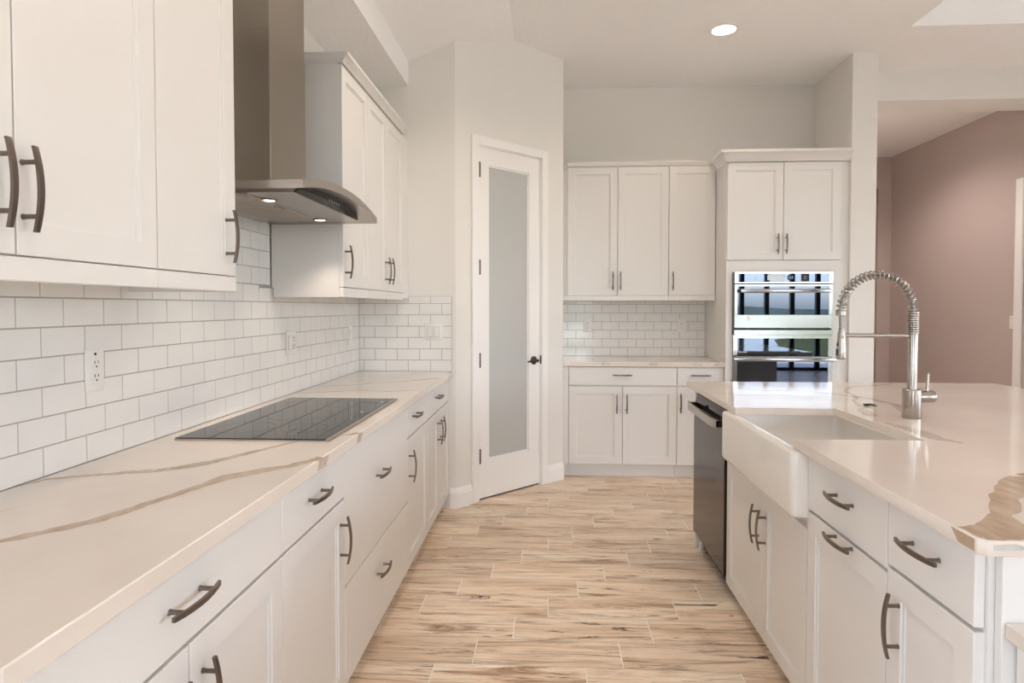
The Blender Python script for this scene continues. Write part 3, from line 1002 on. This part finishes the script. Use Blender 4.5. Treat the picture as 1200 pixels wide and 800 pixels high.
# body under the canopy
mb = MB()
ys = [-0.37 + 0.70 * i / 20 for i in range(21)]
mb.prism([(y, -0.002) for y in (ys[0], ys[-1])] + [(y, arch(y) * 0.98 + 0.004) for y in reversed(ys)], 'x', 0.004, 0.447)
bd = mb.build('body', M['steel_light'], hd, angle=20)
mb = MB()
mb.prism([(y, 0.0) for y in (ys[0] + 0.005, ys[-1] - 0.02)] + [(y, arch(y) * 0.98 - 0.001) for y in reversed(ys[1:-1])], 'x', 0.4472, 0.4520)
fp = mb.build('control_panel', M['black_glass'], hd, angle=20)
bt = MB()
for i in range(5):
    bt.box(0.452, 0.4530, -0.05 + i * 0.026, -0.036 + i * 0.026, 0.020, 0.030)
bt.build('button', M['nickel'], fp)
fl_ = MB()
fl_.box(0.08, 0.29, -0.36, 0.17, -0.006, -0.0015, 0.001)
for i in range(26):
    fl_.box(0.085, 0.285, -0.352 + i * 0.02, -0.343 + i * 0.02, -0.0085, -0.006)
for i in range(10):
    fl_.box(0.085 + i * 0.0205, 0.094 + i * 0.0205, -0.355, 0.165, -0.0075, -0.006)
fl_.build('grease_filter', M['mesh'], hd)
hp = MB()
hp.box(0.275, 0.288, -0.13, -0.06, -0.012, -0.008, 0.001)
hp.build('filter_catch', M['nickel'], hd)
for t in (-0.234, 0.263):
    lm = MB()
    lm.lathe([(0.027, -0.002), (0.030, -0.004), (0.030, -0.0065), (0.022, -0.0065), (0.022, -0.004)], (0.303, t, 0), 'z', 24)
    lo_ = lm.build('lamp_ring', M['nickel'], hd)
    MB().lathe([(0.0215, -0.0035), (0.0215, -0.0055), (0.0, -0.0055)], (0.303, t, 0), 'z', 24).build('bulb', M['hood_lamp'], lo_)
# chimney
mb = MB()
mb.box(0.002, 0.279, -0.160, 0.172, 0.030, 0.62, 0.0015)
mb.box(0.004, 0.277, -0.158, 0.170, 0.62, 1.0825, 0.0015)
mb.build('chimney', M['steel'], hd)
for t in (-0.234, 0.263):
    l = bpy.data.lights.new('hood_spot', 'SPOT')
    l.energy = 4.0
    l.color = CAN_COLOR
    l.spot_size = math.radians(100)
    l.spot_blend = 0.7
    l.shadow_soft_size = 0.025
    lob = bpy.data.objects.new('hood_spot', l)
    COL.objects.link(lob)
    lob.parent = hd
    lob.location = (0.303, t, -0.012)

# ------------------------------------------------------------------ island cabinets (face -X); local x = start - world Y
RM = -PI / 2
def I(y):
    return (XISL, y, 0)
ID = 0.60
wd = 0.322
base_cabinet('white island cabinet at the near corner, one drawer over one door with an upright pull', I(1.564), RM, wd, [
    ('drawer', G, wd - 0.008, 0.7255, 0.8735, (0.155, 0.812, 'h')),
    ('door', G, wd - 0.008, ZB0, 0.7165, (0.055, 0.597, 'v'))], ID, ztop=0.8835, toe=0.085, kick=0.075)
wd = 0.470
base_cabinet('white island cabinet beside the sink, with two level pulls, one on drawer, one on door', I(2.035), RM, wd, [
    ('drawer', G, wd - G, 0.7085, 0.8735, (0.248, 0.808, 'h')),
    ('door', G, wd - G, ZB0, 0.6995, (0.248, 0.690, 'h'))], ID, ztop=0.8835, toe=0.085, kick=0.075)
wd = 0.905
sb = thing('sink_cabinet', 'white two-door island cabinet directly below the apron sink', 'cabinet', I(2.9415), RM)
mb = MB()
mb.box(0.001, wd - 0.001, 0.0205, ID, 0.085, 0.66)
mb.box(0.001, 0.018, 0.0205, ID, 0.66, 0.8835)
mb.build('carcass', M['cabinet'], sb)
MB().box(0.001, wd - 0.001, 0.075, 0.095, 0, 0.085).build('toe_kick', M['cabinet'], sb)
fronts(sb, [('door', 0.002, 0.484 - G, 0.072, 0.640, (0.445, 0.500, 'v')),
            ('door', 0.484 + G, wd - 0.004, 0.072, 0.640, (0.522, 0.500, 'v'))])

# dishwasher
DY = 3.570
dwt = thing('dishwasher', 'dark stainless dishwasher with a bar handle, in the island beside the sink', 'dishwasher', (0.805, DY, 0), RM)
wd = 0.626
MB().box(0.006, wd - 0.006, 0.045, 0.57, 0.09, 0.865).build('tub', M['black'], dwt)
mb = MB()
# door front slightly bowed: loft of vertical sections
loops = []
for z, yf in ((0.10, 0.0), (0.70, 0.0), (0.80, 0.002), (0.84, 0.010), (0.862, 0.020)):
    loops.append([(0.004, 0.045, z), (0.004, yf + 0.003, z), (0.007, yf, z), (wd - 0.007, yf, z), (wd - 0.004, yf + 0.003, z), (wd - 0.004, 0.045, z)])
mb.loft(loops)
dd = mb.build('door', M['steel_dark'], dwt)
MB().box(0.006, wd - 0.006, 0.021, 0.10, 0.8625, 0.8665).build('control_strip', M['black_glass'], dd)
MB().box(0.25, 0.285, 0.0048, 0.010, 0.826, 0.836).build('status_window', M['black_glass'], dd)
mb = MB()
lo4 = []
for x in [0.016 + (wd - 0.032) * i / 14 for i in range(15)]:
    t = abs(x - wd / 2) / (wd / 2 - 0.016)
    b_ = -0.048 + 0.010 * max(0, (t - 0.75) / 0.25) ** 2
    lo4.append([(x, b_, 0.782), (x, b_ + 0.012, 0.780), (x, b_ + 0.012, 0.822), (x, b_, 0.822)])
mb.loft(lo4)
mb.build('handle', M['steel_light'], dd)
for x in (0.016, wd - 0.044):
    MB().box(x, x + 0.028, -0.038, 0.004, 0.786, 0.818, 0.002).build('handle_bracket', M['steel_dark'], dd)
MB().box(0.006, wd - 0.006, 0.060, 0.08, 0.0, 0.09).build('toe_kick', M['black'], dwt)
ft = MB()
ft.lathe([(0.012, 0.0), (0.014, 0.008), (0.014, 0.03), (0.008, 0.034), (0.008, 0.10)], (0.03, 0.040, 0), 'z', 14)
ft.build('levelling_foot', M['plastic'], dwt)

# island far end panel, near end panel, core behind the cabinets
ep = MB()
ep.box(XISL + 0.006, 1.4, DY + 0.006, DY + 0.026, 0, 0.8835)
ep.box(XISL + 0.004, XISL + 0.02, DY + 0.004, DY + 0.040, 0.0, 0.03, 0.003)
tag(ep.build('end_panel', M['cabinet']), 'white panel closing the far end of the island beyond the dishwasher', 'end panel')
ep = MB()
ep.box(XISL + 0.031, 2.2, 1.222, 1.2405, 0, 0.8835, 0.001)
tag(ep.build('end_panel', M['cabinet']), 'bright white panel closing the near end of the island', 'end panel')
ic = MB()
ic.box(1.42, 2.20, 1.2415, DY + 0.026, 0, 0.8835)
tag(ic.build('kitchen_island', M['cabinet']), 'white rear half of the island under the seating side of its top', 'island')

# lower worktop joined to the near end of the island (lower right corner of the view)
lc = MB()
lc.box(0.851, 1.9, 0.45, 1.2205, 0.722, 0.752, 0.002)
tag(lc.build('low_worktop', [M['quartz']]), 'lower white worktop stepping down from the near end of the island', 'countertop')
lcab = thing('low_cabinet', 'low white cabinet under the stepped-down worktop at the near end of the island', 'cabinet', (0.870, 1.2205, 0), RM)
MB().box(0.0, 0.75, 0.0205, 0.58, 0.09, 0.7215).build('carcass', M['cabinet'], lcab)
MB().box(0.0, 0.75, 0.075, 0.09, 0.0, 0.09).build('toe_kick', M['cabinet'], lcab)
fronts(lcab, [('door', 0.004, 0.373, 0.10, 0.712, None), ('door', 0.377, 0.746, 0.10, 0.712, None)])


# ------------------------------------------------------------------ apron sink
def rrect(x0, x1, y0, y1, r, z, n=5):
    pts = []
    for cx_, cy_, a0 in ((x1 - r, y0 + r, -PI / 2), (x1 - r, y1 - r, 0), (x0 + r, y1 - r, PI / 2), (x0 + r, y0 + r, PI)):
        for i in range(n + 1):
            a = a0 + PI / 2 * i / n
            pts.append((cx_ + r * math.cos(a), cy_ + r * math.sin(a), z))
    return pts


SX0, SX1, SY0, SY1, SZ0, SZ1 = 0.764, 1.30, 2.037, 2.856, 0.668, 0.8830
sk = MB()
lp = []
rb = 0.022
for i in range(5):
    a = PI / 2 * i / 4
    k = rb * (1 - math.sin(a))
    lp.append(rrect(SX0 + k, SX1 - k, SY0 + k, SY1 - k, 0.022, SZ0 + rb * (1 - math.cos(a)) ))
rt = 0.010
for i in range(4):
    a = PI / 2 * i / 3
    k = rt * (1 - math.cos(a))
    lp.append(rrect(SX0 + k, SX1 - k, SY0 + k, SY1 - k, 0.022, SZ1 - rt + rt * math.sin(a)))
wl = 0.044
for i in range(4):
    a = PI / 2 * i / 3
    k = wl - 0.008 * (1 - math.sin(a))
    lp.append(rrect(SX0 + k, SX1 - k, SY0 + k, SY1 - k, 0.03, SZ1 - 0.008 * (1 - math.cos(a))))
for i in range(5):
    a = PI / 2 * i / 4
    k = wl + 0.03 * (1 - math.cos(a)) + 0.004
    lp.append(rrect(SX0 + k, SX1 - k, SY0 + k, SY1 - k, 0.035, SZ0 + 0.03 + 0.03 * (1 - math.sin(a))))
sk.loft(lp)
sink = sk.build('apron_sink', M['fireclay'], angle=50)
tag(sink, 'white fireclay apron sink with rounded front set into the island', 'sink')
dr = MB()
dr.lathe([(0.045, 0.0), (0.045, 0.004), (0.038, 0.005), (0.034, 0.001), (0.0, 0.001)], (1.03, 2.415, SZ0 + 0.030), 'z', 28)
dr.build('drain', M['nickel'], sink)

# ------------------------------------------------------------------ faucet
FX, FY = 1.395, 2.52
fc = thing('faucet', 'brushed nickel spring-neck kitchen faucet standing behind the apron sink', 'faucet', (FX, FY, ZT), 0)
mb = MB()
mb.lathe([(0.0315, 0.0), (0.0325, 0.003), (0.0325, 0.110), (0.030, 0.113), (0.0, 0.113)], (0, 0, 0), 'z', 32)
mb.build('base', M['nickel'], fc)
mb = MB()
mb.lathe([(0.0175, 0.110), (0.0175, 0.322), (0.0165, 0.325), (0.0, 0.325)], (0, 0, 0), 'z', 24)
mb.build('riser', M['nickel'], fc)
hb = MB()
hb.lathe([(0.023, 0.02), (0.0235, 0.024), (0.0235, 0.078), (0.021, 0.082), (0.0, 0.082)], (0, 0, 0.083), 'x', 24)
hob = hb.build('handle', M['nickel'], fc)
MB().tube([(0.056, 0, 0.10), (0.057, -0.002, 0.16), (0.057, -0.004, 0.176)], [0.0055, 0.0052, 0.005], 10).build('lever', M['nickel'], hob)
# tight winding above the riser
tw = MB()
pr_ = []
for i in range(10):
    z = 0.325 + i * 0.0085
    pr_ += [(0.0175, z), (0.0215, z + 0.0022), (0.0215, z + 0.0060), (0.0175, z + 0.0083)]
tw.lathe(pr_, (0, 0, 0), 'z', 20)
tw.build('collar', M['nickel'], fc)
# inner hose along the arc and the spring round it
AX, AZ, RX, RZ = -0.135, 0.410, 0.135, 0.142
def arc(t):          # t 0..1 from the riser over to the spray side
    a = PI * t
    return Vector((AX + RX * math.cos(a), 0, AZ + RZ * math.sin(a)))
hs = MB()
hs.tube([arc(i / 30) for i in range(31)] + [Vector((-0.269, 0, AZ - 0.03)), Vector((-0.267, 0, AZ - 0.075))], 0.0078, 10)
hs.build('hose', M['hose'], fc)
sp = MB()
turns, per = 25, 12
pts = []
for i in range(turns * per + 1):
    t = i / (turns * per)
    c_ = arc(t)
    tan = (arc(min(t + 0.001, 1)) - arc(max(t - 0.001, 0))).normalized()
    n1 = Vector((0, 1, 0))
    n2 = tan.cross(n1)
    a = 2 * PI * i / per
    pts.append(c_ + (n1 * math.cos(a) + n2 * math.sin(a)) * 0.0165)
sp.tube(pts, 0.0030, 6)
sp.build('spring', M['nickel'], fc)
cl = MB()
cl.lathe([(0.017, 0.0), (0.019, 0.002), (0.019, 0.018), (0.017, 0.020)], (AX - RX, 0, AZ - 0.016), 'z', 20)
cl.build('spring_cap', M['nickel'], fc)
ar = MB()
ar.tube([(-0.010, 0, 0.318), (-0.255, 0, 0.318)], 0.0080, 12)
ar.lathe([(0.014, 0.306), (0.0145, 0.308), (0.0145, 0.328), (0.014, 0.330)], (-0.2665, 0, 0), 'z', 20)
ar.build('holder_arm', M['nickel'], fc)
sh = MB()
sh.lathe([(0.0, 0.226), (0.0175, 0.226), (0.0190, 0.230), (0.0180, 0.255), (0.0155, 0.300), (0.0125, 0.318), (0.0105, 0.345), (0.0085, 0.352), (0.0, 0.352)], (-0.2665, 0, 0), 'z', 24)
sho = sh.build('spray_head', M['nickel'], fc)
bt = MB()
bt.tube([(-0.2665 - 0.0165, -0.004, 0.242), (-0.2665 - 0.0163, -0.004, 0.265)], 0.0055, 10)
bt.tube([(-0.2665 - 0.0150, -0.004, 0.278), (-0.2665 - 0.0145, -0.004, 0.290)], 0.0048, 10)
bt.build('button', M['black'], sho)

# capped hole in the island top
hc = thing('hole_cover', 'small dark four-armed clip lying on the island top beside the faucet', 'fitting', (1.386, 2.819, ZT), 0.5)
mb = MB()
for a in (0.0, PI / 2):
    c_, s_ = math.cos(a), math.sin(a)
    mb.tube([(-0.030 * c_, -0.030 * s_, 0.0035), (0, 0, 0.0065), (0.030 * c_, 0.030 * s_, 0.0035)], [0.003, 0.0045, 0.003], 8)
mb.build('arms', M['slot'], hc)
MB().lathe([(0.017, 0.0005), (0.017, 0.003), (0.014, 0.0045), (0, 0.0045)], (0, 0, 0), 'z', 20).build('disc', M['nickel'], hc)


# ------------------------------------------------------------------ electrical plates
def plate(name, label, cat, loc, rot, gangs, kinds):
    """local: plate face towards -y, back on y=0"""
    r = thing(name, label, cat, loc, rot)
    wg = 0.071 if gangs == 1 else 0.117
    mb = MB()
    mb.box(-wg / 2, wg / 2, -0.006, 0, -0.058, 0.058, 0.003, seg=2)
    mb.build('cover_plate', M['plastic'], r)
    for i, kd in enumerate(kinds):
        cx_ = 0 if gangs == 1 else (-0.023 + 0.046 * i)
        if kd == 's':
            MB().box(cx_ - 0.0165, cx_ + 0.0165, -0.0105, -0.0055, -0.033, 0.033, 0.002).build('rocker_switch', M['plastic'], r)
            MB().box(cx_ - 0.018, cx_ + 0.018, -0.0066, -0.0055, -0.0345, 0.0345).build('switch_surround', M['grout'], r)
        else:
            for zz in (0.019, -0.019):
                sc = MB()
                sc.lathe([(0.0168, -0.0055), (0.0168, -0.0085), (0.0155, -0.0095), (0, -0.0095)], (cx_, 0, zz), 'y', 24)
                so = sc.build('socket', M['plastic'], r)
                sl = MB()
                sl.box(cx_ - 0.008, cx_ - 0.0055, -0.0099, -0.0092, zz + 0.0, zz + 0.009)
                sl.box(cx_ + 0.0055, cx_ + 0.008, -0.0099, -0.0092, zz + 0.001, zz + 0.008)
                sl.lathe([(0.0028, -0.0092), (0.0028, -0.0099), (0, -0.0099)], (cx_, 0, zz - 0.008), 'y', 10)
                sl.build('slots', M['slot'], so, smooth=False)
    return r


T = 0.0094
p_ = plate('wall_outlet', 'white outlet plate on the left tiles, below the cabinets nearest the camera', 'outlet', (XL + T, 1.692, 1.165), R90, 1, ['o'])
MB().lathe([(0.004, -0.0055), (0.004, -0.0075), (0, -0.0075)], (0, 0, 0.046), 'y', 10).build('indicator', M['slot'], p_)
plate('switch_plate', 'white double plate with switch and outlet on the left tiles past the cooktop', 'switch', (XL + T, 3.042, 1.167), R90, 2, ['s', 'o'])
plate('switch_plate', 'white switch plate on the left tiles close to the corner of the end wall', 'switch', (XL + T, 3.966, 1.162), R90, 1, ['s'])
plate('switch_plate', 'white double switch plate on the tiled end wall next to the pantry door', 'switch', (-0.768, YS - T, 1.178), 0, 2, ['s', 's'])
plate('wall_outlet', 'white outlet on the back-wall tiles, on the pantry side', 'outlet', (0.335, YB - T, 1.180), 0, 1, ['o'])
plate('wall_outlet', 'white outlet on the back-wall tiles, on the oven-cabinet side', 'outlet', (1.148, YB - T, 1.180), 0, 1, ['o'])
plate('switch_plate', 'white switch plate on the dim hall wall at the right edge', 'switch', (4.1 - 0.0004, 5.862, 1.208), RM, 1, ['s'])


# ------------------------------------------------------------------ recessed ceiling lights: one real, the others added for brightness
def make_can():
    r = thing('ceiling_light', 'round recessed ceiling light above the passage, glowing white', 'ceiling light', (0, 0, ZC), 0)
    mb = MB()
    mb.lathe([(0.098, -0.0005), (0.098, -0.004), (0.094, -0.006), (0.080, -0.006), (0.077, -0.003), (0.077, -0.0005)], (0, 0, 0), 'z', 36)
    mb.build('trim_ring', M['trim'], r)
    MB().lathe([(0.0765, -0.0008), (0.0765, -0.004), (0.0, -0.004)], (0, 0, 0), 'z', 36).build('lens', M['lamp'], r)
    return r


def can_lamp(root, power):
    l = bpy.data.lights.new('downlight', 'SPOT')
    l.energy = power
    l.color = CAN_COLOR
    l.spot_size = math.radians(150)
    l.spot_blend = 0.6
    l.shadow_soft_size = 0.08
    o = bpy.data.objects.new('downlight', l)
    COL.objects.link(o)
    o.parent = root
    o.location = (0, 0, -0.012)


can = make_can()
can.location = (1.19, 4.47, ZC)
can_lamp(can, CAN_POWER)
for (x, y, lab) in ((-0.05, 2.9, 'added unseen fill light over the aisle beside the cooktop, above the frame'),
                    (1.5, 2.3, 'added unseen fill light over the island faucet, above the frame'),
                    (-0.05, 0.6, 'added unseen fill light over the aisle near the camera, above the frame')):  # out-of-view cans added to brighten the aisle and island
    c = can.copy()
    COL.objects.link(c)
    c.location = (x, y, ZC)
    c['label'] = lab
    for ch in list(can.children):
        d_ = ch.copy()
        COL.objects.link(d_)
        d_.parent = c
        if d_.type == 'LIGHT' and x < 0:
            d_.data = d_.data.copy()
            d_.data.energy = AISLE_FILL_POWER

for (x, y, lab) in ((2.95, 6.35, 'added unseen fill light in the side hall, above the hall opening'),):  # unseen can added to lift the dark hall
    c = can.copy()
    COL.objects.link(c)
    c.location = (x, y, 3.14)
    c['label'] = lab
    for ch in list(can.children):
        d_ = ch.copy()
        COL.objects.link(d_)
        d_.parent = c
        if d_.type == 'LIGHT':
            d_.data = d_.data.copy()
            d_.data.energy = HALL_FILL_POWER
            d_.data.color = (1.0, 0.84, 0.76)

# ------------------------------------------------------------------ rear glazing and the garden it looks on (seen only in reflections), and unseen side windows
def glazing(name, x0, x1, posts, z1=2.75, post_w=0.085, right=False, left=False):
    if right:            # the same unit turned to stand in the right-hand wall
        o = glazing(name, x0, x1, posts, z1, post_w)
        o.rotation_euler = (0, 0, PI / 2)
        o.location = (XR + YN + 0.01, 0, 0)
        return o
    if left:
        o = glazing(name, x0, x1, posts, z1, post_w)
        o.rotation_euler = (0, 0, PI / 2)
        o.location = (XL + YN - 0.11, 0, 0)
        return o
    mb = MB()
    mb.box(x0 - 0.06, x1 + 0.06, YN - 0.10, YN - 0.01, z1, z1 + 0.08)
    mb.box(x0 - 0.06, x1 + 0.06, YN - 0.10, YN - 0.01, 0.0, 0.06)
    for p in posts:
        mb.box(p - post_w / 2, p + post_w / 2, YN - 0.10, YN - 0.01, 0.06, z1)
    o = struct(mb.build(name, M['frame_dark'], smooth=False))
    for a, b in zip(posts, posts[1:]):
        MB().box(a + post_w / 2, b - post_w / 2, YN - 0.06, YN - 0.054, 0.06, z1).build('pane', M['pane'], o, smooth=False)
    return o


pm = bpy.data.materials.new('window_glass')
pm.use_nodes = True
pt = pm.node_tree
pt.nodes.remove(pt.nodes['Principled BSDF'])
tr, gl, mx, fr_ = (pt.nodes.new('ShaderNodeBsdfTransparent'), pt.nodes.new('ShaderNodeBsdfGlossy'), pt.nodes.new('ShaderNodeMixShader'), pt.nodes.new('ShaderNodeFresnel'))
gl.inputs['Roughness'].default_value = 0.0
fr_.inputs['IOR'].default_value = 1.3
pt.links.new(fr_.outputs[0], mx.inputs[0])
pt.links.new(tr.outputs[0], mx.inputs[1])
pt.links.new(gl.outputs[0], mx.inputs[2])
pt.links.new(mx.outputs[0], pt.nodes['Material Output'].inputs[0])
M['pane'] = pm

ZW = 2.80
wall('wall_rear', (XL - 0.12, -0.9, YN - 0.12, YN, 0, 3.6), (-0.9, XR + 0.12, YN - 0.12, YN, ZW + 0.03, 3.7), (1.08, 3.52, YN - 0.12, YN, 0, ZW + 0.03), (6.75, XR + 0.12, YN - 0.12, YN, 0, ZW + 0.03))
glazing('window_1', -0.84, 1.02, [-0.80, 0.09, 0.98])
glazing('window_2', 3.58, 6.69, [3.62, 4.10, 4.62, 5.15, 5.68, 6.16, 6.65])
glazing('window_3', -2.58, 3.48, [-2.54, -1.54, -0.54, 0.46, 1.46, 2.46, 3.44], right=True)
glazing('added_window', -3.22, 0.22, [-3.18, -2.35, -1.5, -0.65, 0.18], left=True)  # unseen left window added to light the island fronts
gd = MB()
gd.box(-60, 70, -90, YN - 3.5, -0.35, -0.12)
struct(gd.build('ground_lawn', M['lawn'], smooth=False))
gd = MB()
gd.box(XR + 9.0, 70, YN - 3.5, 20, -0.35, -0.12)
struct(gd.build('ground_side_lawn', M['lawn'], smooth=False))
gd = MB()
gd.box(-9, XR + 9.0, YN - 3.5, YN - 0.12, -0.30, -0.02)
gd.box(-9, XL - 0.12, YN - 0.12, 14.0, -0.30, -0.02)  # side slabs added out of view to bounce sun onto the ceiling
gd.box(XR + 0.12, XR + 9.0, YN - 0.12, 14.0, -0.30, -0.02)
struct(gd.build('ground_patio', M['patio'], smooth=False))
gd = MB()
gd.prism([(-14, -17), (4, -13.5), (8.6, -14.5), (10.0, -19), (15, -27), (12, -42), (-10, -46), (-22, -30)], 'z', -0.13, -0.105)
struct(gd.build('ground_pond', M['water'], smooth=False))
hl = MB()
rnd = random.Random(3)
prof = [(-90 + 6 * i, 0.3 + 0.9 * abs(math.sin(i * 0.55)) + rnd.uniform(0, 0.4)) for i in range(34)]
hl.prism([(prof[0][0], -0.5)] + [(prof[-1][0], -0.5)] + prof[::-1], 'y', -92, -88)
struct(hl.build('ground_hills', M['hill'], smooth=False))

# the windows guide the sky light into the room (no light of their own)
if PORTAL_ON:
    for (x0, x1) in ((-0.84, 1.02), (3.58, 6.69)):
        l = bpy.data.lights.new('window_portal', 'AREA')
        l.shape = 'RECTANGLE'
        l.size = x1 - x0
        l.size_y = 2.75
        l.cycles.is_portal = True
        o = bpy.data.objects.new('window_portal', l)
        COL.objects.link(o)
        o.location = ((x0 + x1) / 2, YN - 0.13, 1.4)
        o.rotation_euler = (PI / 2, 0, 0)
    l = bpy.data.lights.new('window_portal', 'AREA')
    l.shape = 'RECTANGLE'
    l.size = 3.5
    l.size_y = 2.75
    l.cycles.is_portal = True
    o = bpy.data.objects.new('window_portal', l)
    COL.objects.link(o)
    o.location = (XL - 0.13, -1.5, 1.4)
    o.rotation_euler = (PI / 2, 0, -PI / 2)
    l = bpy.data.lights.new('window_portal', 'AREA')
    l.shape = 'RECTANGLE'
    l.size = 6.06
    l.size_y = 2.75
    l.cycles.is_portal = True
    o = bpy.data.objects.new('window_portal', l)
    COL.objects.link(o)
    o.location = (XR + 0.13, 0.45, 1.4)
    o.rotation_euler = (PI / 2, 0, PI / 2)
